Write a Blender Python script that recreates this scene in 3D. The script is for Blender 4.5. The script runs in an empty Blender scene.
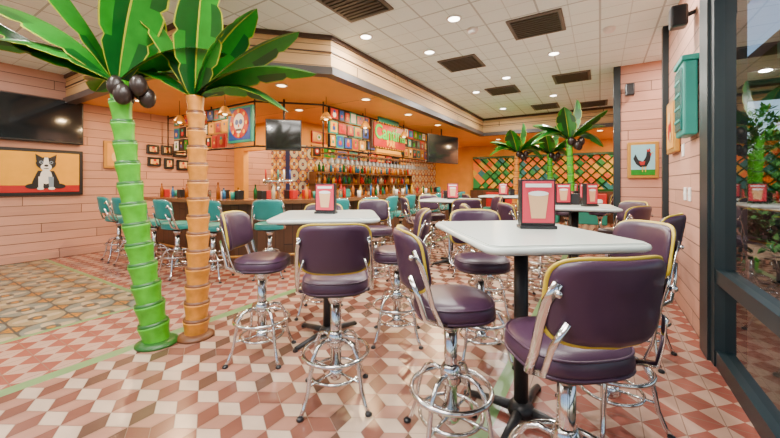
import bpy, bmesh, math, random
from mathutils import Vector, Matrix
random.seed(7)
C=bpy.context
pi=math.pi
# ------------------------------------------------------------------ node helpers
def mth(nt,op,*a):
    n=nt.nodes.new('ShaderNodeMath'); n.operation=op
    for i,x in enumerate(a):
        if isinstance(x,(int,float)): n.inputs[i].default_value=x
        else: nt.links.new(x,n.inputs[i])
    return n.outputs[0]
def mixc(nt,f,a,b):
    n=nt.nodes.new('ShaderNodeMix'); n.data_type='RGBA'
    for s,x in ((n.inputs[0],f),(n.inputs[6],a),(n.inputs[7],b)):
        if isinstance(x,(int,float)): s.default_value=x
        elif isinstance(x,tuple): s.default_value=(x[0],x[1],x[2],1)
        else: nt.links.new(x,s)
    return n.outputs[2]
def base(name,rough=.5,metal=0,**kw):
    m=bpy.data.materials.new(name); m.use_nodes=True
    nt=m.node_tree; b=nt.nodes['Principled BSDF']
    b.inputs['Roughness'].default_value=rough; b.inputs['Metallic'].default_value=metal
    for k,v in kw.items(): b.inputs[k.replace('_',' ')].default_value=v
    return m,nt,b
def pos(nt):
    g=nt.nodes.new('ShaderNodeNewGeometry'); s=nt.nodes.new('ShaderNodeSeparateXYZ')
    nt.links.new(g.outputs['Position'],s.inputs[0]); return s.outputs[0],s.outputs[1],s.outputs[2],g.outputs['Position']
def noise(nt,scale,detail=2,vec=None):
    n=nt.nodes.new('ShaderNodeTexNoise'); n.inputs['Scale'].default_value=scale; n.inputs['Detail'].default_value=detail
    if vec is not None: nt.links.new(vec,n.inputs['Vector'])
    return n.outputs[0]
def bump(nt,b,h,strength=.3,dist=.01):
    n=nt.nodes.new('ShaderNodeBump'); n.inputs['Strength'].default_value=strength; n.inputs['Distance'].default_value=dist
    nt.links.new(h,n.inputs['Height']); nt.links.new(n.outputs[0],b.inputs['Normal'])
def plain(name,col,rough=.5,metal=0,var=.12,sc=6,**kw):
    m,nt,b=base(name,rough,metal,**kw)
    x,y,z,p=pos(nt); f=noise(nt,sc,3,p)
    nt.links.new(mixc(nt,f,tuple(c*(1-var) for c in col),tuple(min(1,c*(1+var)) for c in col)),b.inputs['Base Color'])
    return m
def emis(name,col,s):
    m,nt,b=base(name,.5); b.inputs['Base Color'].default_value=(*col,1)
    b.inputs['Emission Color'].default_value=(*col,1); b.inputs['Emission Strength'].default_value=s
    return m
def shiplap(name,col,axis='Y',h=.16,L=2.1,vertical=False,rough=.6,var=.3,dark=.25,lw=.07):
    m,nt,b=base(name,rough); x,y,z,p=pos(nt)
    al={'X':x,'Y':y,'D':mth(nt,'MULTIPLY',mth(nt,'ADD',x,y),.707)}[axis]
    u,v=(al,z) if not vertical else (z,al)
    r=mth(nt,'DIVIDE',v,h); row=mth(nt,'FLOOR',r); fr=mth(nt,'FRACT',r)
    a=mth(nt,'ADD',mth(nt,'DIVIDE',u,L),mth(nt,'MULTIPLY',row,.37)); fa=mth(nt,'FRACT',a)
    line=mth(nt,'MAXIMUM',mth(nt,'LESS_THAN',fr,lw),mth(nt,'LESS_THAN',fa,.005))
    w=nt.nodes.new('ShaderNodeTexWhiteNoise'); w.noise_dimensions='1D'
    nt.links.new(mth(nt,'ADD',mth(nt,'MULTIPLY',row,7.31),mth(nt,'MULTIPLY',mth(nt,'FLOOR',a),3.17)),w.inputs['W'])
    mp=nt.nodes.new('ShaderNodeMapping'); nt.links.new(p,mp.inputs[0])
    mp.inputs['Scale'].default_value=(1.5,1.5,22) if not vertical else (22,22,1.5)
    n=noise(nt,1.5,4,mp.outputs[0])
    f=mth(nt,'ADD',mth(nt,'MULTIPLY',w.outputs[0],.5),mth(nt,'MULTIPLY',n,.5))
    c=mixc(nt,f,tuple(k*(1-var) for k in col),tuple(min(1,k*(1+var*.6)) for k in col))
    c=mixc(nt,line,c,tuple(k*dark for k in col))
    nt.links.new(c,b.inputs['Base Color']); bump(nt,b,mth(nt,'SUBTRACT',1.0,line),.5,.01)
    return m
def motif(name,axes,size,c0,c1,c2,c3,rough=.35,alt=None):
    m,nt,b=base(name,rough); P=pos(nt)
    U=mth(nt,'DIVIDE',P['XYZ'.index(axes[0])],size); V=mth(nt,'DIVIDE',P['XYZ'.index(axes[1])],size)
    u=mth(nt,'SUBTRACT',mth(nt,'FRACT',U),.5)
    v=mth(nt,'SUBTRACT',mth(nt,'FRACT',V),.5)
    r=mth(nt,'SQRT',mth(nt,'ADD',mth(nt,'MULTIPLY',u,u),mth(nt,'MULTIPLY',v,v)))
    th=mth(nt,'ARCTAN2',v,u)
    pet=mth(nt,'ADD',.29,mth(nt,'MULTIPLY',mth(nt,'COSINE',mth(nt,'MULTIPLY',th,4.0)),.13))
    if alt is not None:
        par=mth(nt,'FLOORED_MODULO',mth(nt,'ADD',mth(nt,'FLOOR',U),mth(nt,'FLOOR',V)),2.0)
        c0=mixc(nt,par,c0,alt)
    c=mixc(nt,mth(nt,'LESS_THAN',r,pet),c0,c1)
    c=mixc(nt,mth(nt,'LESS_THAN',r,.17),c,c2)
    c=mixc(nt,mth(nt,'LESS_THAN',r,.08),c,c3)
    c=mixc(nt,mth(nt,'GREATER_THAN',r,.56),c,c3)
    c=mixc(nt,mth(nt,'MULTIPLY',mth(nt,'GREATER_THAN',r,.49),mth(nt,'LESS_THAN',r,.56)),c,c2)
    mm=mth(nt,'MAXIMUM',mth(nt,'ABSOLUTE',u),mth(nt,'ABSOLUTE',v))
    c=mixc(nt,mth(nt,'GREATER_THAN',mm,.48),c,tuple(k*.8 for k in c2))
    nt.links.new(c,b.inputs['Base Color']); return m
# ------------------------------------------------------------------ mesh builder
class MB:
    def __init__(s): s.v=[];s.f=[];s.mi=[];s.sm=[];s.mats=[];s.M=Matrix.Identity(4)
    def add(s,vs,fs,mat,smooth=False):
        o=len(s.v)
        if mat not in s.mats: s.mats.append(mat)
        k=s.mats.index(mat)
        s.v+= [tuple(s.M@Vector(q)) for q in vs]
        for f in fs: s.f.append([o+i for i in f]); s.mi.append(k); s.sm.append(smooth)
    def box(s,x0,x1,y0,y1,z0,z1,mat):
        v=[(x,y,z) for z in (z0,z1) for y in (y0,y1) for x in (x0,x1)]
        s.add(v,[(0,2,3,1),(4,5,7,6),(0,1,5,4),(2,6,7,3),(0,4,6,2),(1,3,7,5)],mat)
    def rbox(s,c,d,mat,r=.01,seg=2,rz=0):
        bm=bmesh.new(); bmesh.ops.create_cube(bm,size=1)
        for q in bm.verts: q.co=Vector((q.co.x*d[0],q.co.y*d[1],q.co.z*d[2]))
        bmesh.ops.bevel(bm,geom=bm.edges[:],offset=r,segments=seg,affect='EDGES',profile=.5)
        R=Matrix.Translation(c)@Matrix.Rotation(rz,4,'Z')
        bm.verts.index_update()
        s.add([tuple(R@q.co) for q in bm.verts],[[q.index for q in f.verts] for f in bm.faces],mat,False); bm.free()
    def sweep(s,pts,rad,mat,seg=10,closed=False,flat=1.0,cap=True,smooth=True,up=None):
        pts=[Vector(p) for p in pts]; n=len(pts)
        if not hasattr(rad,'__len__'): rad=[rad]*n
        T=[]
        for i in range(n):
            if closed: t=pts[(i+1)%n]-pts[i-1]
            else: t=pts[min(i+1,n-1)]-pts[max(i-1,0)]
            T.append(t.normalized() if t.length>1e-9 else Vector((0,0,1)))
        u=Vector(up) if up else (Vector((0,0,1)) if abs(T[0].z)<.9 else Vector((1,0,0)))
        a=(u-T[0]*u.dot(T[0])).normalized(); vs=[]
        for i in range(n):
            a=(a-T[i]*a.dot(T[i])).normalized(); b=T[i].cross(a)
            for k in range(seg):
                t=2*pi*k/seg; vs.append(pts[i]+a*math.cos(t)*rad[i]+b*math.sin(t)*rad[i]*flat)
        fs=[]
        for i in range(n if closed else n-1):
            j=(i+1)%n
            for k in range(seg):
                l=(k+1)%seg; fs.append((i*seg+k,i*seg+l,j*seg+l,j*seg+k))
        if cap and not closed: fs.append(tuple(range(seg))[::-1]); fs.append(tuple((n-1)*seg+k for k in range(seg)))
        s.add(vs,fs,mat,smooth)
    def lathe(s,prof,c,mat,seg=24,smooth=True,sx=1,sy=1):
        vs=[];fs=[]
        for r,z in prof:
            for k in range(seg):
                t=2*pi*k/seg; vs.append((c[0]+r*math.cos(t)*sx,c[1]+r*math.sin(t)*sy,c[2]+z))
        for i in range(len(prof)-1):
            for k in range(seg):
                l=(k+1)%seg; fs.append((i*seg+k,i*seg+l,(i+1)*seg+l,(i+1)*seg+k))
        fs.append(tuple(range(seg))[::-1]); fs.append(tuple((len(prof)-1)*seg+k for k in range(seg)))
        s.add(vs,fs,mat,smooth)
    def ball(s,c,r,mat,seg=14,sc=(1,1,1)):
        s.lathe([(max(.0005,r*math.sin(pi*i/8)),-r*math.cos(pi*i/8)*sc[2]) for i in range(9)],c,mat,seg,True,sc[0],sc[1])
    def cyl(s,c,r,h,mat,seg=20): s.lathe([(r,0),(r,h)],c,mat,seg,False)
    def prism(s,poly,z0,z1,mat,top=None,bot=None):
        n=len(poly); vs=[(x,y,z0) for x,y in poly]+[(x,y,z1) for x,y in poly]
        s.add(vs,[(i,(i+1)%n,n+(i+1)%n,n+i) for i in range(n)],mat)
        s.add(vs,[tuple(range(n,2*n))],top or mat); s.add(vs,[tuple(range(n))[::-1]],bot or mat)
    def disc2(s,pts,mat): s.add(pts,[tuple(range(len(pts)))],mat)
    def obj(s,name,loc=(0,0,0),rz=0,parent=None):
        me=bpy.data.meshes.new(name); me.from_pydata(s.v,[],s.f)
        for m in s.mats: me.materials.append(m)
        me.polygons.foreach_set('material_index',s.mi); me.polygons.foreach_set('use_smooth',s.sm)
        me.validate(); me.update()
        return inst(me,name,loc,rz,parent)
def inst(me,name,loc=(0,0,0),rz=0,parent=None,sc=1):
    o=bpy.data.objects.new(name,me); o.location=loc; o.rotation_euler=(0,0,rz); o.scale=(sc,)*3
    C.scene.collection.objects.link(o)
    if parent: o.parent=parent
    return o
def rrect(w,d,r,n=6):
    p=[]
    for cx,cy,a in ((w/2-r,d/2-r,0),(-w/2+r,d/2-r,pi/2),(-w/2+r,-d/2+r,pi),(w/2-r,-d/2+r,1.5*pi)):
        for i in range(n+1):
            t=a+pi/2*i/n; p.append((cx+r*math.cos(t),cy+r*math.sin(t)))
    return p
def face(dx,dy): return math.atan2(dy,dx)-pi/2     # rotation so local +Y looks along (dx,dy)
# ------------------------------------------------------------------ materials
chrome=plain('chrome',(.66,.65,.65),.12,1,.03)
dkmetal=plain('black_iron',(.02,.02,.022),.45,.3)
purple=plain('plum_vinyl',(.043,.017,.040),.38,0,.1)
yellow=plain('yellow_piping',(.50,.36,.02),.4)
teal=plain('turquoise_vinyl',(.012,.24,.23),.4)
tealp=plain('turquoise_paint',(.01,.27,.23),.45)
lam=plain('white_laminate',(.56,.62,.58),.22,0,.03)
black=plain('black_plastic',(.012,.012,.014),.3)
screen=plain('tv_screen',(.01,.012,.014),.08)
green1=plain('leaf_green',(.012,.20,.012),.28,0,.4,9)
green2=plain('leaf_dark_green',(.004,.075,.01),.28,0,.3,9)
yelleaf=plain('leaf_yellow_edge',(.36,.38,.02),.35)
trg=plain('trunk_green',(.065,.38,.01),.35,0,.5,14)
trg2=plain('trunk_green_dark',(.012,.10,.008),.4)
tro=plain('trunk_bamboo',(.56,.21,.02),.4,0,.5,14)
tro2=plain('trunk_bamboo_dark',(.13,.04,.008),.5)
coco=plain('coconut_brown',(.02,.012,.01),.35)
pinkY=shiplap('pink_shiplap_y',(.54,.28,.20),'Y')
pinkX=shiplap('pink_shiplap_x',(.56,.27,.18),'X')
tan=shiplap('tan_shiplap',(.66,.40,.18),'D',.14,3)
orange=shiplap('orange_plank_soffit',(.82,.38,.07),'Y',.3,3)
trimb=plain('dark_brown_trim',(.07,.035,.022),.5)
trimg=plain('grey_metal_trim',(.07,.055,.05),.4)
barwood=shiplap('bar_front_wood',(.11,.045,.02),'D',.14,3,True,.45,.5)
bartop=plain('bar_top_wood',(.17,.07,.03),.2,0,.3,9)
frame_teal=plain('window_frame_dark_teal',(.008,.018,.022),.4)
cream=plain('cream_paint',(.70,.48,.20),.6)
ochre=plain('ochre_wall',(.70,.32,.04),.6,0,.2,3)
white=plain('white_paint',(.8,.8,.78),.5)
red=plain('red_paint',(.42,.008,.008),.4)
blue=plain('blue_paint',(.01,.06,.34),.4)
gold=plain('gold_frame',(.5,.25,.04),.35,.4)
yel=plain('painting_yellow',(.76,.36,.0),.6)
green_tile=plain('green_border_tile',(.15,.26,.10),.3,0,.2)
grout=plain('grout',(.20,.14,.10),.7)
r_cream=plain('tile_cream',(.46,.34,.25),.22,0,.2,5)
r_pink=plain('tile_salmon',(.31,.155,.11),.22,0,.2,5)
r_terra=plain('tile_terracotta',(.16,.062,.043),.22,0,.25,5)
r_brown=plain('tile_brown',(.10,.05,.034),.22,0,.25,5)
def checkmat():
    m,nt,b=base('diamond_check_tile',.24); x,y,z,p=pos(nt)
    s=.2
    u=mth(nt,'FLOOR',mth(nt,'DIVIDE',mth(nt,'ADD',x,y),s)); v=mth(nt,'FLOOR',mth(nt,'DIVIDE',mth(nt,'SUBTRACT',x,y),s))
    par=mth(nt,'FLOORED_MODULO',mth(nt,'ADD',u,v),2.0)
    n=noise(nt,6,2,p)
    c=mixc(nt,par,mixc(nt,n,(.20,.055,.038),(.29,.09,.065)),mixc(nt,n,(.35,.21,.155),(.43,.28,.21)))
    fx=mth(nt,'FRACT',mth(nt,'DIVIDE',x,s)); fy=mth(nt,'FRACT',mth(nt,'DIVIDE',y,s))
    g=mth(nt,'MAXIMUM',mth(nt,'LESS_THAN',fx,.025),mth(nt,'LESS_THAN',fy,.025))
    nt.links.new(mixc(nt,g,c,(.2,.12,.09)),b.inputs['Base Color']); return m
check=checkmat()
patch=motif('patterned_floor_tile','XY',.42,(.24,.19,.10),(.36,.29,.18),(.045,.06,.055),(.36,.15,.01),.3,(.14,.16,.13))
talav=motif('talavera_wall_tile','XZ',.28,(.60,.30,.02),(.62,.58,.45),(.01,.03,.16),(.55,.15,.01))
talavY=motif('talavera_wall_tile_side','YZ',.28,(.60,.30,.02),(.62,.58,.45),(.01,.03,.16),(.55,.15,.01),.35,(.5,.5,.42))
def ceilmat():
    m,nt,b=base('acoustic_ceiling_tile',.8); x,y,z,p=pos(nt)
    def ln(a,s,w):
        f=mth(nt,'ABSOLUTE',mth(nt,'SUBTRACT',mth(nt,'FRACT',mth(nt,'DIVIDE',a,s)),.5)); return mth(nt,'GREATER_THAN',f,.5-w)
    g=mth(nt,'MAXIMUM',ln(x,.61,.018),ln(y,.61,.018)); g2=mth(nt,'MAXIMUM',ln(x,.305,.02),ln(y,.305,.02))
    n=noise(nt,60,2,p)
    c=mixc(nt,n,(.78,.89,.87),(.88,.97,.95)); c=mixc(nt,g2,c,(.64,.72,.70)); c=mixc(nt,g,c,(.47,.53,.52))
    nt.links.new(c,b.inputs['Base Color']); bump(nt,b,mth(nt,'SUBTRACT',1.0,g2),.3,.01); return m
ceilm=ceilmat()
def glassmat():
    m=bpy.data.materials.new('window_glass'); m.use_nodes=True; nt=m.node_tree; nt.nodes.clear()
    o=nt.nodes.new('ShaderNodeOutputMaterial'); mx=nt.nodes.new('ShaderNodeMixShader'); t=nt.nodes.new('ShaderNodeBsdfTransparent')
    t.inputs[0].default_value=(.78,.84,.84,1); g=nt.nodes.new('ShaderNodeBsdfGlossy'); g.inputs['Roughness'].default_value=.02
    f=nt.nodes.new('ShaderNodeLayerWeight'); f.inputs[0].default_value=.5
    fac=mth(nt,'ADD',.05,mth(nt,'MULTIPLY',mth(nt,'POWER',f.outputs['Facing'],3.0),.8))
    nt.links.new(fac,mx.inputs[0]); nt.links.new(t.outputs[0],mx.inputs[1]); nt.links.new(g.outputs[0],mx.inputs[2]); nt.links.new(mx.outputs[0],o.inputs[0]); return m
glass=glassmat()
CH=3.35
XR=1.2
# ------------------------------------------------------------------ floor
def floor():
    b=MB()
    def q(x0,x1,y0,y1,m,z=0): b.add([(x0,y0,z),(x1,y0,z),(x1,y1,z),(x0,y1,z)],[(0,1,2,3)],m)
    L0,L1=-3.24,-.60; Y0,Y1=-3,10.4
    q(L0,L1,Y0,Y1,grout,-.002)
    q(L0-.11,L0,Y0,Y1,green_tile); q(L1,L1+.09,Y0,Y1,green_tile)
    q(L1+.09,.9,Y0,5.5,check); q(L1+.09,XR,5.5,14,check)
    q(-8.4,-4.3,1.95,14,check); q(-4.3,L0-.11,Y0,14,check)
    q(-8.4,-4.36,Y0,1.89,patch); q(-4.36,-4.3,Y0,1.95,green_tile); q(-8.4,-4.36,1.89,1.95,green_tile)
    q(L0-.11,L1+.09,Y1,14,check)
    bm=bmesh.new(); s=.13; w=math.sqrt(3)*s; rnd=random.Random(3); k=.975
    mats=[r_cream,r_terra,r_pink,r_brown]
    for j in range(-19,58):
        for i in range(-20,20):
            cx=-1.9+w*(i+(j%2)/2); cy=1.5*s*j
            if not (L0-.2<cx<L1+.2 and Y0-.2<cy<Y1+.2): continue
            V=[(cx+s*math.cos(pi/6+pi/3*t),cy+s*math.sin(pi/6+pi/3*t)) for t in range(6)]
            for a,mm in ((0,0),(2,1),(4,2)):
                r=rnd.random()
                if mm==1 and r<.35: mm=3
                elif r<.08: mm=(mm+1)%3
                P=[(cx,cy),V[a],V[a+1],V[(a+2)%6]]; mx=sum(p[0] for p in P)/4; my=sum(p[1] for p in P)/4
                f=bm.faces.new([bm.verts.new((mx+(p[0]-mx)*k,my+(p[1]-my)*k,0)) for p in P]); f.material_index=mm
    for co,no in (((L0,0,0),(-1,0,0)),((L1,0,0),(1,0,0)),((0,Y0,0),(0,-1,0)),((0,Y1,0),(0,1,0))):
        bmesh.ops.bisect_plane(bm,geom=bm.verts[:]+bm.edges[:]+bm.faces[:],plane_co=co,plane_no=no,clear_outer=True)
    bm.verts.index_update()
    vs=[tuple(v.co) for v in bm.verts]
    for mm in range(4):
        b.add(vs,[[v.index for v in f.verts] for f in bm.faces if f.material_index==mm],mats[mm])
    return b.obj('floor')
floor()
# ------------------------------------------------------------------ shell
def bx(name,x0,x1,y0,y1,z0,z1,mat):
    b=MB(); b.box(x0,x1,y0,y1,z0,z1,mat); return b.obj(name)
bx('ceiling',-8.6,1.4,-3.2,14.2,CH,CH+.1,ceilm)
bx('wall_left',-8.55,-8.4,-3,14,0,CH,pinkY)
bx('baseboard_left',-8.4,-8.37,-3,5.55,0,.12,pinkY)
bx('wall_right',.74,.9,3.74,5.6,0,CH,pinkY)
bx('wall_right_recess',.3,XR,7.0,7.2,0,CH,pinkX)
bx('wall_right_far',XR,XR+.15,5.6,14,0,CH,pinkY)
bx('wall_right_return',.9,XR+.15,5.45,5.6,0,CH,pinkX)
bx('trim_1',.2,.3,6.98,7.22,0,CH,frame_teal)
bx('trim_2',.68,.74,5.5,5.6,0,CH,frame_teal)
bx('wall_back',-8.4,XR,14,14.15,0,CH,ochre)
def lattice():
    m,nt,bb=base('colour_lattice_panel',.5); x,y,z,p=pos(nt); s=.32
    u=mth(nt,'FLOOR',mth(nt,'DIVIDE',mth(nt,'ADD',x,z),s)); v=mth(nt,'FLOOR',mth(nt,'DIVIDE',mth(nt,'SUBTRACT',x,z),s))
    w=nt.nodes.new('ShaderNodeTexWhiteNoise'); w.noise_dimensions='1D'
    nt.links.new(mth(nt,'ADD',mth(nt,'MULTIPLY',u,3.7),mth(nt,'MULTIPLY',v,11.3)),w.inputs['W'])
    r=nt.nodes.new('ShaderNodeValToRGB'); r.color_ramp.interpolation='CONSTANT'; nt.links.new(w.outputs[0],r.inputs[0])
    e=r.color_ramp.elements; e[0].color=(.85,.25,.01,1); e[1].position=.3; e[1].color=(.75,.5,.03,1)
    for pp,cc in ((.5,(.02,.3,.08,1)),(.68,(.02,.22,.3,1)),(.84,(.7,.1,.02,1))):
        k=e.new(pp); k.color=cc
    nt.links.new(r.outputs[0],bb.inputs['Base Color'])
    b=MB(); X0,X1,Z0,Z1=-4.5,XR-.02,1.15,2.35
    b.box(X0,X1,13.9,13.95,Z0,Z1,m)
    st=.32; k=X0-2
    while k<X1+2:
        for sg in (1,-1):
            p0=Vector((k,13.87,Z0)); p1=Vector((k+sg*(Z1-Z0),13.87,Z1))
            if min(p0.x,p1.x)>=X0 and max(p0.x,p1.x)<=X1: b.sweep([p0,p1],.022,green2,4)
        k+=st
    b.box(X0,X1,13.82,13.95,Z1,Z1+.08,green2); b.box(X0,X1,13.82,13.95,Z0-.08,Z0,green2)
    b.box(X0,X1,13.5,13.95,0,Z0-.08,barwood)
    b.obj('lattice_screen')
lattice()
# soffit
def soffit():
    b=MB(); P=[(-8.4,2.2),(-4.4,2.2),(-3.1,3.5),(-3.1,10.5),(XR,10.5),(XR,14),(-8.4,14)]
    b.prism(P,2.88,CH-.001,tan,bot=orange)
    o=b.obj('ceiling_soffit')
    def strip(name,off,z0,z1,mat,th):
        b=MB()
        A=[(-8.4,2.2-off),(-4.4+off*.414,2.2-off),(-3.1+off,3.5-off*.414),(-3.1+off,10.5-off),(XR,10.5-off)]
        B=[(-8.4,2.2+th),(-4.4-th*.414,2.2+th),(-3.1-th,3.5+th*.414),(-3.1-th,10.5+th),(XR,10.5+th)]
        n=len(A); vs=[(x,y,z0) for x,y in A]+[(x,y,z1) for x,y in A]+[(x,y,z0) for x,y in B]+[(x,y,z1) for x,y in B]
        fs=[]
        for i in range(n-1):
            fs+=[(i,i+1,n+i+1,n+i),(2*n+i+1,2*n+i,3*n+i,3*n+i+1),(n+i,n+i+1,3*n+i+1,3*n+i),(i+1,i,2*n+i,2*n+i+1)]
        fs+=[(0,n,3*n,2*n),(n-1,3*n-1,4*n-1,2*n-1)]
        b.add(vs,fs,mat); b.obj(name)
    strip('trim_3',.04,2.82,2.92,trimg,.12)
    strip('trim_4',.03,CH-.06,CH-.002,trimb,0)
    strip('trim_5',.015,3.12,3.135,trimb,0)
soffit()
def valance():
    b=MB()
    A=[(-8.3,3.9),(-5.25,3.9),(-4.4,4.75),(-4.4,10)]
    for (x0,y0),(x1,y1) in zip(A[:-1],A[1:]):
        for z in (2.82,2.02):
            b.sweep([(x0,y0,z),(x1,y1,z)],.018,dkmetal,8)
    for x,y in A+[(-6.6,3.9),(-4.4,6),(-4.4,7.8)]:
        b.sweep([(x,y,2.02),(x,y,2.879)],.014,dkmetal,8)
    b.obj('hanging_picture_rail')
valance()
artm=[red,blue,yel,teal,red,gold,ochre,white,green1,blue,black]
def gallery():
    b=MB(); rnd=random.Random(11)
    A=[((-7.9,3.86),(-5.95,3.86)),((-4.36,4.85),(-4.36,6.12)),((-4.36,7.7),(-4.36,9.9))]
    for (x0,y0),(x1,y1) in A:
        L=math.hypot(x1-x0,y1-y0); d=Vector((x1-x0,y1-y0,0)).normalized(); n=Vector((d.y,-d.x,0))
        b.M=Matrix(((d.x,n.x,0,x0),(d.y,n.y,0,y0),(0,0,1,0),(0,0,0,1)))
        for row,(z0,hh) in enumerate(((2.04,.26),(2.31,.25),(2.57,.24))):
            s=0
            while s<L-.14:
                w=rnd.uniform(.16,.27)
                if s+w>L+.03: break
                z=z0; h=hh*rnd.uniform(.9,.99)
                b.box(s,s+w,0,.03,z,z+h,rnd.choice([black,gold,trimb,black,tealp,red])); b.box(s+.025,s+w-.025,.03,.036,z+.025,z+h-.025,rnd.choice(artm))
                c1,c2=rnd.choice(artm),rnd.choice(artm)
                b.ball((s+w/2,.034,z+h*.42),w*.22,c1,10,(1,.1,1)); b.ball((s+w/2,.036,z+h*.68),w*.13,c2,10,(1,.1,1))
                s+=w+.01
    b.M=Matrix.Identity(4); b.obj('framed_picture_gallery')
gallery()
def textc(txt,size,mat,loc,rot,parent,ext=.01):
    cu=bpy.data.curves.new('lettering','FONT'); cu.body=txt; cu.size=size; cu.extrude=ext; cu.align_x='CENTER'; cu.align_y='CENTER'; cu.offset=.01
    cu.materials.append(mat); o=bpy.data.objects.new('lettering',cu); C.scene.collection.objects.link(o)
    o.location=loc; o.rotation_euler=rot; o.parent=parent; return o
def sign():
    b=MB()
    b.rbox((0,0,0),(1.5,.08,.62),trimb,.02); b.box(-.7,.7,-.06,-.04,-.26,.26,red)
    b.rbox((0,0,.36),(.9,.06,.14),tealp,.02); b.rbox((0,0,-.35),(1.1,.06,.1),yel,.02)
    for i in range(-6,7): b.ball((i*.11,-.06,.285),.018,yel,8); b.ball((i*.11,-.06,-.285),.018,yel,8)
    o=b.obj('cantina_sign',(-4.3,6.9,2.45),pi/2)
    textc('Cantina',.44,plain('sign_green',(.04,.55,.05),.4),(0,-.065,.06),(pi/2,0,0),o)
    textc('BAR',.2,yel,(0,-.065,-.17),(pi/2,0,0),o)
sign()
def skull_sign():
    b=MB()
    b.rbox((0,0,0),(.72,.05,.66),tealp,.02); b.box(-.31,.31,-.032,-.026,-.28,.28,blue)
    def disc(x,z,r,m,y,sz=1): b.disc2([(x+r*math.cos(2*pi*t/24),y,z+r*sz*math.sin(2*pi*t/24)) for t in range(24)],m)
    disc(0,.02,.27,red,-.036); disc(0,.04,.15,white,-.04,1.05); disc(0,-.08,.08,white,-.042,1)
    disc(-.06,.04,.05,blue,-.046); disc(.06,.04,.05,blue,-.046); disc(0,-.03,.02,red,-.046,1.4)
    for i in range(-2,3): b.box(i*.03-.01,i*.03+.01,-.048,-.044,-.12,-.08,black)
    for a in range(8): disc(.22*math.cos(a*pi/4),.02+.22*math.sin(a*pi/4),.035,yel,-.05)
    b.obj('skull_sign',(-5.55,3.83,2.42),0)
skull_sign()
# windows on the right
def window(name,y0,y1,x=.74):
    b=MB()
    b.box(x-.02,x+.1,y0,y0+.09,0,CH,frame_teal); b.box(x-.02,x+.1,y1-.09,y1,0,CH,frame_teal)
    b.box(x-.01,x+.09,y0,y1,0,.12,frame_teal); b.box(x-.01,x+.09,y0,y1,.62,.72,frame_teal); b.box(x-.01,x+.09,y0,y1,2.9,CH,frame_teal)
    b.add([(x+.04,y0+.09,.12),(x+.04,y1-.09,.12),(x+.04,y1-.09,2.9),(x+.04,y0+.09,2.9)],[(0,1,2,3)],glass); b.obj(name)
for i,(a,c) in enumerate(((2.05,3.5),(.35,2.05),(-1.35,.35),(-3,-1.35))): window('window_%d'%(i+1),a,c)
bx('trim_6',.70,.92,3.5,3.74,0,CH,frame_teal)
def backwin():
    b=MB(); b.box(-8.4,.9,-3.15,-3,0,.6,pinkX); b.box(-8.4,.9,-3.15,-3,2.9,CH,pinkX)
    for k in range(7): x=-8.4+k*1.52; b.box(x,x+.14,-3.15,-3,.6,2.9,frame_teal)
    b.obj('wall_front')
backwin()
# outside
def gm(name,c1,c2,sc):
    m,nt,b=base(name,.9); x,y,z,p=pos(nt); nt.links.new(mixc(nt,noise(nt,sc,5,p),c1,c2),b.inputs['Base Color']); return m
bx('ground',-30,40,-30,40,-.2,-.03,gm('gravel',(.12,.06,.03),(.4,.26,.16),30))
hedge_m=gm('hedge_foliage',(.01,.06,.01),(.08,.25,.04),25)
def hedge(name,loc,s,n,seed):
    r=random.Random(seed); b=MB()
    for i in range(n):
        p=Vector((r.gauss(0,.33)*s[0],r.gauss(0,.33)*s[1],min(1.2,max(.05,r.gauss(.5,.3)))*s[2])) 
        for k in range(9):
            d=Vector((r.uniform(-1,1),r.uniform(-1,1),r.uniform(-.2,1))).normalized(); t=d.cross(Vector((0,0,1))).normalized()*.05; q=p+d*.06; L=r.uniform(.14,.26)
            b.add([q,q+d*L*.5+t,q+d*L,q+d*L*.5-t],[(0,1,2,3)],hedge_m)
    b.sweep([(0,0,-.03),(0,0,s[2]*.6)],.04,trimb,8)
    b.obj(name,loc)
for i,(x,y,z,sx) in enumerate(((3.3,8.2,1.1,1.0),(4.4,10.2,2.6,1.5),(3.4,11.5,2.2,1.4),(3.2,1.5,.9,.8),(6.3,13.2,3.2,2),(4.2,14.5,3.2,1.8))): hedge('shrub',(x,y,0),(sx,sx,z),480,i)
bx('outside_boundary_wall',1.5,16,18,18.3,-.03,2.2,gm('stucco',(.4,.26,.15),(.5,.35,.2),4))
def canopy():  # canopy added outside to make the top of the window view dark
    b=MB(); b.box(1.5,4.6,-2.5,7.6,2.75,2.87,frame_teal)
    for k in range(9): b.box(1.5,4.6,-2.4+k*1.2,-2.3+k*1.2,2.6,2.75,tealp)
    for x,y in ((4.5,-2.3),(4.5,2.5),(4.5,7.45),(1.62,7.45)): b.box(x-.06,x+.06,y-.06,y+.06,-.03,2.75,tealp)
    b.obj('added_canopy')
canopy()
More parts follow.
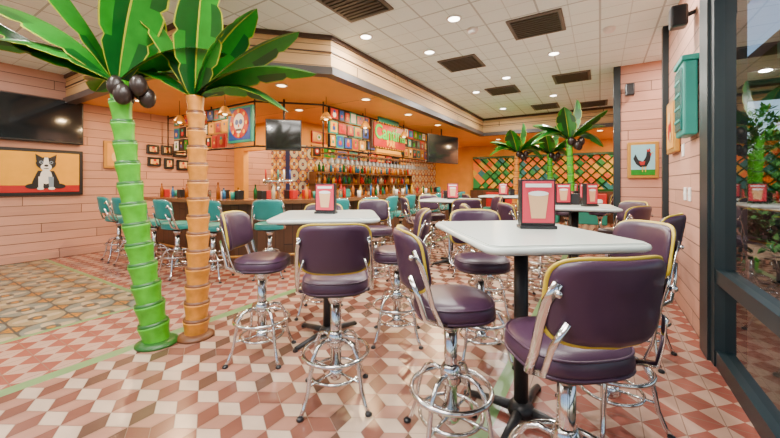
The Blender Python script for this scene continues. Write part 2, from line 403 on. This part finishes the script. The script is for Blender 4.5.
# ------------------------------------------------------------------ vents, cans
ventm=plain('vent_louver',(.05,.042,.036),.5)
def vent():
    b=MB(); b.rbox((0,0,-.012),(.62,.62,.02),plain('vent_frame',(.14,.12,.10),.5),.006)
    for i in range(9): b.box(-.26,.26,-.26+i*.06,-.26+i*.06+.035,-.035,-.02,ventm)
    b.box(-.27,.27,-.27,.27,-.024,-.021,black); return b.obj('ceiling_vent',(-.68,4.61,CH)).data
vm=vent()
for x,y in ((-1.95,5.43),(-.45,7.22),(-1.77,7.46),(-2.3,3.0),(-.15,9.9),(-1.2,9.6)): inst(vm,'ceiling_vent',(x,y,CH))
canm=emis('lamp_glow',(1,.93,.8),14); canw=emis('lamp_glow_warm',(1,.7,.35),10)
def can(x,y,z,p,col=(1,.95,.87),m=canm,r=.07):
    b=MB(); b.lathe([(r+.025,0),(r+.025,-.012),(r,-.014),(r,-.004)],(0,0,0),white,20); b.cyl((0,0,-.013),r*.95,.004,m)
    o=b.obj('recessed_downlight',(x,y,z))
    l=bpy.data.lights.new('bulb','AREA'); l.shape='DISK'; l.energy=p; l.color=col; l.spread=pi; l.size=r*2
    lo=bpy.data.objects.new('bulb',l); lo.location=(0,0,-.03); C.scene.collection.objects.link(lo); lo.parent=o
P=54
for x,y in ((-2.7,3.75),(-2.2,4.7),(-.6,5.75),(-1.5,6.6),(-2.3,7.3),(-.9,8.5),(-2.2,9.3),(.2,4.2),(-1.5,3.9),(-.3,2.0),(-2.0,.9),(-3.5,.3),(-5.2,1.0),(-7.2,1.2),(-6.5,-.8),(-1,-1)): can(x,y,CH,P if x>-5 else 30)
for x,y in ((-7.2,2.9),(-5.6,2.8),(-4.2,3.6),(-3.6,5.0),(-3.6,6.6),(-3.6,8.2),(-7.3,4.6),(-5.3,5.0),(-5.3,7.0),(-5.3,9.0),(-1.5,11.5),(0,11.5),(-3,12),(.9,12.8),(-5,11)): can(x,y,2.879,58,(1,.66,.33),canw)
can(.95,6.3,CH,30)
def fill_panel(x,y,p):  # added fill lights on the ceiling, kept out of view, for softer light
    b=MB(); b.rbox((0,0,-.01),(1.2,1.2,.02),white,.004); o=b.obj('fill_light_panel',(x,y,CH))
    l=bpy.data.lights.new('panel_light','AREA'); l.size=1.1; l.energy=p; l.color=(1,.96,.9)
    lo=bpy.data.objects.new('panel_light',l); lo.location=(0,0,-.025); C.scene.collection.objects.link(lo); lo.parent=o
for x,y,p in ((-.6,-.6,90),(-3,-1.6,80),(-6,-1.8,45),(-1.2,1.0,90)): fill_panel(x,y,p)
def smoke(x,y):
    b=MB(); b.lathe([(.07,0),(.07,-.02),(.05,-.05),(.02,-.055)],(0,0,0),white); b.obj('smoke_detector',(x,y,CH))
smoke(-1.4,4.3); smoke(.1,5.2)
# ------------------------------------------------------------------ bar
bcols=[plain('bottle_%d'%i,c,.12,0,.05) for i,c in enumerate([(.3,.09,.01),(.01,.12,.03),(.6,.55,.4),(.5,.3,.02),(.4,.01,.01),(.02,.15,.35),(.7,.22,.01)])]
def bottles(cab):
    b=MB(); r=random.Random(5)
    for z in (.95,1.33,1.65):
        y=6.3
        while y<11.2:
            h=r.uniform(.18,.29); rr=r.uniform(.028,.045)
            b.lathe([(rr,0),(rr,h*.6),(rr*.35,h*.75),(rr*.35,h),(rr*.42,h)],(-6.10+r.uniform(-.03,.03),y,z+.001),r.choice(bcols),8); y+=r.uniform(.09,.2)
    b.obj('liquor_bottles',parent=cab)
def bar():
    b=MB(); O=[(-7.7,3.1),(-4.9,3.1),(-3.9,4.1),(-3.9,11)]; I=[(-4.55,11),(-4.55,4.37),(-5.17,3.75),(-7.7,3.75)]
    b.prism(O+I,1.03,1.09,bartop)
    O2=[(-7.65,3.35),(-5.0,3.35),(-4.15,4.2),(-4.15,11)]; I2=[(-4.4,11),(-4.4,4.3),(-5.1,3.6),(-7.65,3.6)]
    b.prism(O2+I2,0,1.03,barwood)
    b.sweep([(-7.6,3.2,.2),(-4.94,3.2,.2),(-4.0,4.14,.2),(-4.0,11,.2)],.02,gold,8)
    for x,y in ((-7.2,3.2),(-6,3.2),(-4.5,3.64),(-4.0,5),(-4,7),(-4,9)): b.sweep([(x,y,.2),(x-.12,y+.15,.2)],.012,gold,6)
    b.obj('bar_counter')
    b=MB(); b.box(-8.4,-6.4,5.6,5.75,0,.95,talav); b.box(-8.4,-8.0,5.6,5.75,.95,2.88,ochre); b.box(-6.9,-6.4,5.6,5.75,.95,2.88,talav); b.box(-8.0,-6.9,5.6,5.75,2.2,2.88,ochre); b.obj('wall_kitchen')
    b=MB(); b.box(-6.4,-6.25,5.6,14,0,1.0,ochre); b.box(-6.4,-6.25,5.6,14,1.0,2.3,talavY); b.box(-6.4,-6.25,5.6,14,2.3,2.88,ochre)
    b.obj('wall_bar')
    b=MB(); b.box(-8.4,-6.4,6.9,7,0,2.88,cream); b.obj('wall_kitchen_back')
    b=MB(); st=plain('stainless',(.6,.6,.62),.3,1); b.box(-8.0,-6.9,6.25,6.85,0,1.05,st); b.box(-8.05,-6.85,6.2,6.88,1.05,1.1,st); b.rbox((-7.7,6.5,1.3),(.4,.4,.4),st,.02); b.rbox((-7.2,6.5,1.22),(.35,.35,.22),black,.02); b.obj('kitchen_counter')
    b=MB(); b.rbox((0,0,0),(.8,.8,.03),white,.005); ko=b.obj('kitchen_light_panel',(-7.4,6.35,2.86))
    l=bpy.data.lights.new('panel_light','AREA'); l.size=.75; l.energy=60; l.color=(1,.85,.6); lo=bpy.data.objects.new('panel_light',l); lo.location=(0,0,-.03); C.scene.collection.objects.link(lo); lo.parent=ko
    b=MB(); b.box(-6.22,-5.65,5.9,11.5,0,.9,barwood); b.box(-6.22,-5.6,5.88,11.55,.9,.95,bartop)
    for z in (1.3,1.62): b.box(-6.22,-6.0,6.2,11.3,z,z+.03,bartop)
    for y in (6.2,8.0,9.7,11.27): b.box(-6.22,-6.0,y,y+.03,.95,1.62,bartop)
    bottles(b.obj('back_bar_cabinet'))
bar()
def barposters():
    b=MB(); rnd=random.Random(21)
    for z0 in (2.02,2.4):
        y=6.3
        while y<11:
            w=rnd.uniform(.3,.5); h=rnd.uniform(.26,.34); c1,c2,c3=rnd.choice(artm),rnd.choice(artm),rnd.choice(artm)
            b.box(-6.25,-6.21,y,y+w,z0,z0+h,rnd.choice([black,gold,tealp,red])); b.box(-6.21,-6.204,y+.03,y+w-.03,z0+.03,z0+h-.03,c1)
            b.ball((-6.203,y+w/2,z0+h/2),h*.26,c2,12,(.05,1,1)); b.ball((-6.198,y+w*.5,z0+h*.5),h*.13,c3,12,(.05,1,1)); y+=w+.06
    b.obj('bar_wall_posters')
barposters()
def glassrack():
    b=MB()
    b.box(-4.75,-4.35,5.0,9.6,1.94,1.96,bartop)
    for y in (5.05,6.5,8,9.5): b.sweep([(-4.55,y,1.95),(-4.55,y,2.879)],.012,dkmetal,6)
    y=5.1
    g=plain('glassware',(.5,.52,.5),.08)
    while y<9.5:
        for x in (-4.68,-4.5): b.lathe([(.03,-.01),(.004,-.02),(.004,-.09),(.035,-.12),(.038,-.18),(.03,-.2)],(x,y,1.95),g,8)
        y+=.16
    b.obj('hanging_glass_rack')
glassrack()
def clutter():
    r=random.Random(9)
    pts=[(-7.2,3.4),(-6.6,3.45),(-6.1,3.4),(-5.5,3.45),(-5.1,3.5),(-4.7,3.8),(-4.35,4.2),(-4.2,4.95),(-4.2,5.4),(-4.2,6.1),(-4.2,6.8),(-4.2,7.6),(-4.2,8.5),(-4.2,9.4)]
    b=MB()
    for x,y in pts:
        for k in range(5):
            xx=x+r.uniform(-.14,.14); yy=y+r.uniform(-.1,.1)+k*.07-.1; t=r.random()
            if t<.55:
                h=r.uniform(.15,.28); b.lathe([(.03,0),(.03,h*.6),(.012,h*.8),(.012,h),(.016,h)],(xx,yy,1.091),r.choice(bcols),8)
            elif t<.8: b.rbox((xx,yy,1.165),(.12,.1,.148),r.choice([black,chrome,red,tealp]),.008)
            else: b.lathe([(.035,0),(.04,.12),(.036,.12)],(xx,yy,1.091),r.choice([white,yel,tealp]),10)
    b.obj('bar_top_condiments')
clutter()
def taps(x,y):
    b=MB(); b.sweep([(0,0,0),(0,0,.3)],.03,chrome); b.sweep([(-.25,0,.3),(.25,0,.3)],.04,chrome)
    for i in range(5): 
        b.sweep([(-.2+i*.1,-.03,.29),(-.2+i*.1,-.09,.24)],.01,chrome,6); b.sweep([(-.2+i*.1,-.03,.34),(-.2+i*.1,-.05,.5)],.014,[red,yel,tealp,white,blue][i],8)
    b.obj('beer_tap_tower',(x,y,1.09),pi/4)
taps(-4.75,4.0)
def pendant(x,y,z=2.55):
    b=MB(); b.sweep([(0,0,.02),(0,0,2.879-z)],.005,black,6)
    b.lathe([(.03,.06),(.05,.04),(.09,-.04),(.11,-.08),(.1,-.08),(.04,0)],(0,0,0),gold); b.ball((0,0,-.05),.04,canw,10); b.obj('pendant_lamp',(x,y,z))
for x,y in ((-6.6,3.3),(-5.9,3.3),(-5.2,3.3),(-4.1,4.5),(-4.05,5.6),(-4.05,7.2),(-4.05,8.8)): pendant(x,y)
def tv(name,loc,rz,w=1.0,h=.6,drop=None):
    b=MB(); b.rbox((0,0,0),(w,.06,h),black,.01); b.box(-w/2+.02,w/2-.02,-.034,-.031,-h/2+.03,h/2-.02,screen)
    b.box(-.12,.12,.03,.07,-.1,.1,dkmetal)
    if drop: b.sweep([(0,.06,0),(0,.06,drop)],.02,dkmetal,8)
    b.obj(name,loc,rz)
tv('television',(-8.32,1.72,2.47),pi/2+0,1.4,.78)
tv('television',(-4.84,4.20,2.22),pi/4,.62,.56,2.879-2.22)
tv('television',(-3.75,8.9,2.3),pi/2-.3,1.3,.78,2.879-2.3)
# ------------------------------------------------------------------ pictures on walls
def dog():
    b=MB(); W,H=1.3,.82
    b.rbox((0,0,0),(W,.05,H),black,.01); b.box(-W/2+.06,W/2-.06,-.03,-.026,-H/2+.06,H/2-.06,yel)
    b.box(-W/2+.06,W/2-.06,-.033,-.03,-H/2+.06,-H/2+.18,red)
    S=1.3; X=.14; gb=plain('dog_grey_blue',(.20,.28,.38),.6)
    def el(x,z,rx,rz,m,y,a=0): b.disc2([(X+S*(x+rx*math.cos(t)*math.cos(a)-rz*math.sin(t)*math.sin(a)),y,S*(z+rx*math.cos(t)*math.sin(a)+rz*math.sin(t)*math.cos(a))) for t in [2*pi*k/20 for k in range(20)]],m)
    P=lambda pts,m,y: b.disc2([(X+S*x,y,S*z) for x,z in pts],m)
    P([(-.08,.02),(.08,.02),(.13,-.12),(.15,-.22),(-.15,-.22),(-.13,-.12)],black,-.036)
    el(.13,-.19,.07,.035,black,-.037); el(-.13,-.19,.07,.035,black,-.037)
    el(0,-.06,.06,.10,white,-.039)
    P([(-.075,-.06),(-.02,-.06),(-.03,-.22),(-.075,-.22)],white,-.040); P([(.075,-.06),(.02,-.06),(.03,-.22),(.075,-.22)],gb,-.040)
    el(-.055,-.22,.035,.018,white,-.041); el(.055,-.22,.035,.018,white,-.041)
    P([(-.095,.15),(-.105,.245),(-.03,.195)],black,-.041); P([(.095,.15),(.105,.245),(.03,.195)],black,-.041)
    el(0,.12,.1,.085,black,-.042); P([(-.018,.2),(.018,.2),(.035,.08),(-.035,.08)],white,-.043)
    el(0,.07,.055,.05,white,-.046); el(0,.09,.022,.016,black,-.048); el(-.05,.135,.02,.02,gb,-.048); el(.05,.135,.02,.02,gb,-.048); el(-.05,.135,.01,.01,black,-.049); el(.05,.135,.01,.01,black,-.049); el(0,.05,.028,.006,black,-.048)
    b.obj('dog_painting',(-8.37,1.78,1.55),pi/2)
dog()
def pic(name,loc,rz,w,h,fr,bg,fg,fg2):
    b=MB(); b.rbox((0,0,0),(w,.05,h),fr,.01); b.box(-w/2+.05,w/2-.05,-.03,-.026,-h/2+.05,h/2-.05,bg)
    el=lambda x,z,rx,rz_,m,y: b.disc2([(x+rx*math.cos(2*pi*k/18),y,z+rz_*math.sin(2*pi*k/18)) for k in range(18)],m)
    el(0,-h*.08,w*.2,h*.2,fg,-.033); el(0,h*.17,w*.12,h*.12,fg2,-.036); el(w*.14,-h*.2,w*.08,h*.1,fg2,-.036)
    b.obj(name,loc,rz)
pic('framed_picture',(-8.37,2.95,1.93),pi/2,.4,.55,gold,ochre,cream,red)
for y,z,w,h in ((3.62,2.1,.24,.2),(3.9,2.1,.22,.22),(4.2,2.12,.3,.3),(3.65,1.83,.26,.2),(3.95,1.8,.2,.24),(4.25,1.78,.26,.24),(4.6,2.0,.3,.4)): pic('framed_picture',(-8.37,y,z),pi/2,w,h,black,cream,ochre,red)
def rooster():
    b=MB(); w,h=.42,.6
    b.rbox((0,0,0),(w,.05,h),gold,.01); b.box(-w/2+.05,w/2-.05,-.03,-.026,-h/2+.05,h/2-.05,plain('sky_blue_canvas',(.25,.5,.55),.6)); b.box(-w/2+.05,w/2-.05,-.032,-.03,-h/2+.05,-h/2+.14,green1)
    P=lambda pts,m,y: b.disc2([(x,y,z) for x,z in pts],m)
    P([(-.13,.02),(-.10,.10),(-.06,.0),(0,-.03),(.04,.05),(.05,.13),(.09,.15),(.11,.09),(.09,-.02),(.05,-.11),(-.03,-.12),(-.09,-.07)],black,-.034)
    P([(.05,.13),(.05,.18),(.07,.16),(.085,.19),(.10,.16),(.10,.14)],red,-.036); P([(.09,.10),(.10,.05),(.115,.10)],red,-.037); P([(.11,.125),(.145,.11),(.11,.10)],yel,-.037)
    P([(-.05,-.03),(.03,-.02),(.02,-.08),(-.03,-.09)],red,-.037)
    P([(-.01,-.11),(.0,-.11),(.0,-.2),(-.01,-.2)],yel,-.036); P([(.03,-.11),(.04,-.11),(.04,-.2),(.03,-.2)],yel,-.036)
    b.obj('rooster_painting',(.6,6.97,1.74),0)
rooster()
pic('framed_picture',(.71,5.0,2.0),pi/2+pi,.5,.6,gold,ochre,red,cream)
def box_turq():
    b=MB(); b.rbox((0,0,0),(.10,.36,.66),tealp,.015); b.rbox((-.055,0,0),(.02,.28,.56),plain('teal_glass',(.01,.14,.12),.15),.01)
    for k in range(4): b.box(-.07,-.06,-.13,.13,-.2+k*.12,-.18+k*.12,tealp)
    b.rbox((0,0,.35),(.13,.4,.05),tealp,.01); b.obj('turquoise_cabinet',(.68,4.12,2.12))
box_turq()
def speaker(loc,rz):
    b=MB(); b.rbox((0,0,0),(.13,.13,.2),black,.02); b.lathe([(.055,0),(.05,.01)],(0,0,0),dkmetal); b.sweep([(0,.05,0),(0,.12,.03)],.02,black,8); b.obj('wall_speaker',loc,rz)
speaker((.62,4.1,2.9),-pi/2); speaker((.42,6.87,2.9),0)
def plate(loc):
    b=MB(); b.rbox((0,0,0),(.012,.09,.13),white,.004); b.rbox((-.008,0,0),(.01,.02,.03),white,.002); b.obj('wall_switch',loc)
plate((.734,4.3,1.25)); plate((.734,4.5,1.25)); plate((.734,4.6,1.7))
# ------------------------------------------------------------------ stools
def stool_mesh(v,pipe):
    b=MB()
    def sup(w,d,e,n=32):
        o=[]
        for k in range(n):
            t=2*pi*k/n; c,s_=math.cos(t),math.sin(t); o.append((math.copysign(abs(c)**e,c)*w,math.copysign(abs(s_)**e,s_)*d))
        return o
    base_=sup(.205,.195,.72)
    def stack(pr,mat):
        vs=[];fs=[];n=32
        for sc,z in pr: vs+=[(x*sc,y*sc+.01,z) for x,y in base_]
        for i in range(len(pr)-1):
            for k in range(n): fs.append((i*n+k,i*n+(k+1)%n,(i+1)*n+(k+1)%n,(i+1)*n+k))
        fs.append(tuple(range(n))[::-1]); fs.append(tuple((len(pr)-1)*n+k for k in range(n))); b.add(vs,fs,mat,True)
    stack([(.6,.682),(.93,.686),(.95,.70)],dkmetal)
    stack([(.93,.70),(1.0,.705),(1.02,.725),(1.0,.755),(.93,.776),(.75,.787),(.4,.791)],v)
    b.sweep([(x*1.0,y*1.0+.01,.704) for x,y in base_],.006,v,6,True)
    b.sweep([(x*.985,y*.985+.01,.766) for x,y in base_],.005,v,6,True)
    b.lathe([(.09,.665),(.09,.682)],(0,0,0),dkmetal)
    b.lathe([(.034,.2),(.034,.665)],(0,0,0),chrome); b.lathe([(.05,.33),(.055,.34),(.055,.4),(.042,.42),(.034,.43)],(0,0,0),chrome)
    b.lathe([(.03,.12),(.045,.14),(.045,.2)],(0,0,0),chrome)
    b.lathe([(.04,.6),(.055,.64),(.055,.665)],(0,0,0),chrome)
    for k in range(4):
        a=pi/4+k*pi/2; c,s_=math.cos(a),math.sin(a)
        pr=[(.04,.375),(.10,.385),(.15,.365),(.185,.31),(.205,.22),(.22,.13),(.25,.05),(.275,.014)]
        b.sweep([(r*c,r*s_,z) for r,z in pr],.0125,chrome,8)
        b.lathe([(.02,0),(.022,.012),(.014,.02)],(.278*c,.278*s_,0),black,10)
    for R,z,r in ((.205,.295,.013),(.16,.165,.010)):
        b.sweep([(R*math.cos(2*pi*k/36),R*math.sin(2*pi*k/36),z) for k in range(36)],r,chrome,8,True)
    for k in range(4):
        a=k*pi/2+pi/4; c,s_=math.cos(a),math.sin(a); b.sweep([(.04*c,.04*s_,.165),(.218*c,.218*s_,.165)],.009,chrome,6)
    def bp(x,z,o):
        y=-.225+.07*(x/.2)**2-(z-.8)*.16
        return (x,y+o,z)
    zc,hh,ww=.985,.14,.205
    out=[(x*ww,zc+y*hh) for x,y in sup(1,1,.42,40)]
    pr=[(.3,-.030),(.8,-.030),(.97,-.024),(1.0,-.012),(1.0,.012),(.97,.026),(.8,.034),(.3,.036)]
    vs=[];n=40
    for sc,o in pr: vs+=[bp(x*sc,zc+(z-zc)*sc,o) for x,z in out]
    fs=[]
    for i in range(len(pr)-1):
        for k in range(n): fs.append((i*n+k,(i+1)*n+k,(i+1)*n+(k+1)%n,i*n+(k+1)%n))
    fs.append(tuple(range(n))); fs.append(tuple((len(pr)-1)*n+k for k in range(n))[::-1]); b.add(vs,fs,v,True)
    b.sweep([bp(x*1.0,zc+(z-zc)*1.0,0) for x,z in out],.0125,pipe,8,True,flat=.55)
    for sx in (-1,1):
        b.sweep([(sx*.10,.0,.690),(sx*.19,-.06,.688),(sx*.222,-.11,.71),(sx*.222,-.15,.80),(sx*.218,-.175,.90),(sx*.212,-.20,.98),(sx*.195,-.235,1.05)],.016,chrome,8,False,.35,up=(0,1,.01))
        b.sweep([(sx*.205,-.08,.70),(sx*.21,-.18,.74),(sx*.2,-.21,.84),(sx*.17,-.245,.93)],.013,chrome,8,False,.4,up=(0,1,.01))
        b.ball((sx*.2,-.245,1.02),.013,chrome,8)
    return b
pst=stool_mesh(purple,yellow); tst=stool_mesh(teal,chrome)
o=pst.obj('bar_stool',(-.11,1.47,0),face(-.64,.77)); pm=o.data
for x,y,dx,dy in ((-.66,1.67,.79,.62),(-1.43,1.66,-.62,.78),(-2.28,1.76,.85,.52),(-1.52,2.58,-.85,-.5),(.05,2.36,-.75,-.55),(-.80,2.66,.45,-.75),(-2.5,2.65,.5,-.8),
    (-.75,4.2,.8,.5),(.15,4.35,-.7,.4),(-.7,5.05,.7,-.5),(.2,5.1,-.7,-.6),(.25,3.35,-.9,.3),(-1.0,3.6,.9,.3),
    (-2.6,5.1,.7,.5),(-1.75,4.95,-.5,.8),(-2.65,5.85,.7,-.5),(-1.7,5.9,-.8,-.5),(-2.5,3.7,.6,-.6),
    (-2.2,7.0,.7,.5),(-1.3,7.1,-.6,.5),(-1.2,8.6,.8,0),(.0,8.5,-.8,0),(-.6,8.0,0,1),(-.6,9.3,0,-1)): inst(pm,'bar_stool',(x,y,0),face(dx,dy))
o=tst.obj('turquoise_bar_stool',(-7.3,2.62,0),face(.1,1)); tm=o.data
for x,y,dx,dy in ((-6.65,2.6,-.15,1),(-6.0,2.62,.1,1),(-5.3,2.62,0,1),(-4.66,2.78,-.5,.8),(-4.1,3.3,-.7,.7),(-3.5,3.95,-.9,.4),(-3.42,4.6,-1,.1),(-3.42,5.25,-1,-.1),(-3.42,5.95,-1,0),(-3.42,6.65,-1,.1),(-3.42,7.35,-1,0),(-3.42,8.1,-1,0),(-3.42,8.9,-1,0)): inst(tm,'turquoise_bar_stool',(x,y,0),face(dx,dy))
for x,y,dx,dy in ((2.1,5.9,.3,.8),(2.9,6.7,-.8,.1)): inst(tm,'turquoise_bar_stool',(x,y,-.03),face(dx,dy))
# ------------------------------------------------------------------ tables
def table_mesh(w,d):
    b=MB(); b.prism(rrect(w,d,.07,8),1.032,1.068,lam); 
    b.prism(rrect(w-.02,d-.02,.06,8),1.068,1.072,lam)
    b.sweep([(x,y,1.05) for x,y in rrect(w+.004,d+.004,.07,8)],.016,lam,8,True)
    b.prism(rrect(w-.1,d-.1,.05,4),1.018,1.032,black)
    b.lathe([(.04,.05),(.04,1.018)],(0,0,0),dkmetal); b.lathe([(.15,1.0),(.15,1.018)],(0,0,0),dkmetal); b.lathe([(.075,0.03),(.07,.07),(.045,.1)],(0,0,0),dkmetal)
    for k in range(4):
        a=k*pi/2+pi/4; c,s_=math.cos(a),math.sin(a)
        b.sweep([(.03*c,.03*s_,.05),(.15*c,.15*s_,.042),(.34*c,.34*s_,.02)],[.03,.026,.018],dkmetal,8); b.cyl((.34*c,.34*s_,0),.022,.02,dkmetal,10)
    return b
A38=math.atan2(.62,.79); TZ=1.015
o=table_mesh(.77,.97).obj('pub_table',(-.39,2.08,0),A38); o.scale=(1,1,TZ)
o2=table_mesh(.84,.84).obj('pub_table',(-2.05,2.27,0),A38); tb=o2.data; o2.scale=(1,1,TZ)
for x,y,r in ((-.26,4.7,.1),(-2.15,5.45,.1),(-.6,8.6,0),(-1.8,7.6,0),(-.4,6.3,0)): inst(tb,'pub_table',(x,y,0),r).scale=(1,1,TZ)
inst(tb,'pub_table',(2.3,6.6,-.03),0)
# ------------------------------------------------------------------ menus
mpink=plain('menu_pink',(.62,.035,.07),.4); drink=plain('menu_drink',(.7,.42,.22),.4)
def menu_mesh():
    b=MB(); b.rbox((0,0,.01),(.2,.09,.02),black,.004); w,h=.19,.26
    b.rbox((0,0,.02+h/2),(w,.06,h),black,.004)
    for s in (-1,1):
        y=s*.031; b.box(-w/2+.01,w/2-.01,min(y,y+s*.002),max(y,y+s*.002),.035,.27,mpink)
        y+=s*.004
        b.disc2([(-.055,y,.2),(-.038,y,.06),(.038,y,.06),(.055,y,.2)],drink); b.disc2([(.055*math.cos(2*pi*k/20),y+s*.001,.2+.014*math.sin(2*pi*k/20)) for k in range(20)],white)
        b.box(-.07,.07,min(y,y+s*.001),max(y,y+s*.001),.235,.255,white)
    return b
TT=1.072*TZ
o=menu_mesh().obj('menu_holder',(-.325,2.20,TT),.45); mm=o.data; o.scale=(1.05,1.05,1.05)
for x,y,r in ((-2.08,2.28,.4),(-.4,4.75,.5),(-.1,4.6,.9),(-2.1,5.4,.4),(-.5,8.5,.5),(-1.8,7.6,.3),(-.5,6.3,.5),(-.2,6.35,.2)): inst(mm,'menu_holder',(x,y,TT),r,sc=.95)
def caddy():
    b=MB(); b.rbox((0,0,.07),(.1,.12,.14),black,.008); b.box(-.052,-.05,-.045,.045,.03,.12,chrome); b.box(.05,.052,-.045,.045,.03,.12,chrome)
    b.lathe([(.018,0),(.02,.07),(.012,.085),(.014,.1)],(0,.09,0),white,10); b.lathe([(.018,0),(.02,.07),(.012,.085),(.014,.1)],(.05,.09,0),black,10)
    b.lathe([(.022,0),(.022,.1),(.01,.13),(.01,.16)],(-.045,.1,0),red,10)
    return b.obj('napkin_caddy',(-.26,4.85,TT)).data
cm=caddy()
for x,y in ((-2.3,5.6),(-.6,8.75),(-1.65,7.75),(-.35,6.5)): inst(cm,'napkin_caddy',(x,y,TT),.6)
# ------------------------------------------------------------------ palms
def leaf(b,p0,p1,p2,W):
    p0,p1,p2=map(Vector,(p0,p1,p2)); n=24; cols=[-1,-.94,-.5,-.035,.035,.5,.94,1]; vs=[]
    for i in range(n+1):
        t=i/n; p=p0*(1-t)**2+p1*2*t*(1-t)+p2*t*t; T=((p1-p0)*(1-t)+(p2-p1)*t).normalized()
        S=T.cross(Vector((0,0,1)));  S=S.normalized() if S.length>.05 else Vector((.85,.5,0)); U=S.cross(T).normalized()
        w=W*(math.sin(pi*min(1,(t**1.05*.93+.05)))**.75)
        if i==n: w=.004
        for c in cols:
            k=c
            if abs(c)>=.9: k=c*(1.0 if i%6 else .84)
            vs.append(p+S*w*k-U*w*abs(k)*.4)
    m=len(cols); fs={}
    for i in range(n):
        for j in range(m-1):
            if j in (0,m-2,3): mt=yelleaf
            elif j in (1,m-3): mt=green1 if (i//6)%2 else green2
            else: mt=green1 if j<3 else green2  # one half darker as if the other were lit; shading put into the greens
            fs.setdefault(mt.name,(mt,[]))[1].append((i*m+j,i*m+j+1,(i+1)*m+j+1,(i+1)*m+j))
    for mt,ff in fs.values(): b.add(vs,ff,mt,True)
def trunk(b,p0,p1,p2,r0,r1,nseg,ma,mb):
    p0,p1,p2=map(Vector,(p0,p1,p2))
    P=lambda t:p0*(1-t)**2+p1*2*t*(1-t)+p2*t*t
    pts=[];rad=[]
    for i in range(nseg):
        for f,k in ((0,.90),(.1,.88),(.5,.95),(.88,1.08),(.97,1.12),(.999,.95)):
            t=(i+f)/nseg; pts.append(P(t)); rad.append((r0+(r1-r0)*t)*k)
    b.sweep(pts,rad,ma,18)
    for i in range(1,nseg):
        t=i/nseg; r=r0+(r1-r0)*t; b.sweep([P(t-.009),P(t+.009)],r*1.07,mb,18)
F=Vector((-.5255,.8508,0)); R=Vector((.8508,.5255,0)); Z=Vector((0,0,1))
def palm(name,foot,crown,bend,ma,mb,leaves,r0=.1,r1=.06,nuts=True,W=.225,nseg=13):
    b=MB(); f=Vector(foot); c=Vector(crown); mid=(f+c)/2+Vector(bend)
    b.lathe([(r0*1.5,0),(r0*1.5,.015),(r0*1.1,.04)],f,mb)
    trunk(b,f,mid,c,r0,r1,nseg,ma,mb)
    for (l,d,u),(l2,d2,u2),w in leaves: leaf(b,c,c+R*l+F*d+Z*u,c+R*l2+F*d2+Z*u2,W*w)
    if nuts:
        for k in range(6):
            a=k*1.05-.6; b.ball(c+R*(.11+math.cos(a)*.11)+F*(math.sin(a)*.09)+Z*(-.05-.08*(k%2)),.064,coco,12,(1,1,1.35))
    b.obj(name,(0,0,0))
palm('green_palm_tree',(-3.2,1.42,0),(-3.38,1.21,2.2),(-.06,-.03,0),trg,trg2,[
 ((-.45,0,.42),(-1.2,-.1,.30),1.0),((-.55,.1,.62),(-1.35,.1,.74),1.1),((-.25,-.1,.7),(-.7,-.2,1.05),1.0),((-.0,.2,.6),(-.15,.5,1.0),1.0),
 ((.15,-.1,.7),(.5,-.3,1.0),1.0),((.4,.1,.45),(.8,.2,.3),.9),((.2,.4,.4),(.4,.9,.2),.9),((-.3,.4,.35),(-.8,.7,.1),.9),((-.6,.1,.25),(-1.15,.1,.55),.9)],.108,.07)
palm('bamboo_palm_tree',(-3.05,1.66,0),(-3.06,1.66,2.13),(.04,.03,0),tro,tro2,[
 ((-.15,0,.6),(-.6,-.1,.95),1.0),((.15,.0,.5),(.55,.0,.78),1.1),((.38,.1,.5),(.9,.1,.62),1.0),((.45,0,.42),(1.08,0,.2),1.0),
 ((.4,.1,.3),(.8,.1,-.12),.8),((-.35,0,.35),(-.8,.1,.32),.9),((-.1,.4,.4),(-.2,.9,.3),.9),((.12,-.2,.5),(.3,-.4,.9),.8)],.10,.066,False,nseg=14)
lv=[((l*.35,d*.35,.35),(l*.7,d*.7,u),.9) for l,d,u in ((-1,0,.25),(-.7,.6,.1),(0,1,.2),(.7,.6,.1),(1,0,.25),(.6,-.7,.45),(-.5,-.7,.5),(.2,0,.75),(-1,.1,-.1),(1,.1,-.15))]
palm('green_palm_tree',(-1.9,9.2,0),(-1.8,9.1,2.15),(0,0,0),tro,tro2,lv)
palm('green_palm_tree',(-1.1,10.0,0),(-1.15,10.0,2.15),(0,0,0),trg,trg2,lv)
palm('green_palm_tree',(-.42,7.35,0),(-.5,7.3,2.2),(0,0,0),trg,trg2,lv,.07,.05,True,.19)
def booth(x,y):
    b=MB(); b.rbox((0,0,.22),(1.2,.5,.44),teal,.03); b.rbox((0,.25,.7),(1.2,.12,.6),red,.03); b.obj('booth_bench',(x,y,0))
for x in (-3.2,-1.8,-.4): booth(x,13.1)
# ------------------------------------------------------------------ world & camera
w=bpy.data.worlds.new('World'); C.scene.world=w; w.use_nodes=True; nt=w.node_tree; bg=nt.nodes['Background']
sk=nt.nodes.new('ShaderNodeTexSky'); sk.sky_type='NISHITA'; sk.sun_disc=False; sk.sun_elevation=math.radians(50); sk.sun_rotation=math.radians(120)
nt.links.new(sk.outputs[0],bg.inputs[0]); bg.inputs[1].default_value=.28
sl=bpy.data.lights.new('sun','SUN'); sl.energy=6; sl.angle=.02; sl.color=(1,.95,.85); so=bpy.data.objects.new('sun',sl); C.scene.collection.objects.link(so)
so.rotation_euler=Vector((.3,.35,-1)).to_track_quat('-Z','Y').to_euler()
cam=bpy.data.cameras.new('camera'); co=bpy.data.objects.new('camera',cam); C.scene.collection.objects.link(co); C.scene.camera=co
co.location=(0,0,1.36); co.rotation_euler=(pi/2,0,math.atan2(210,340)); cam.sensor_width=36; cam.lens=36*340/780; cam.shift_y=-36/780; cam.clip_start=.05
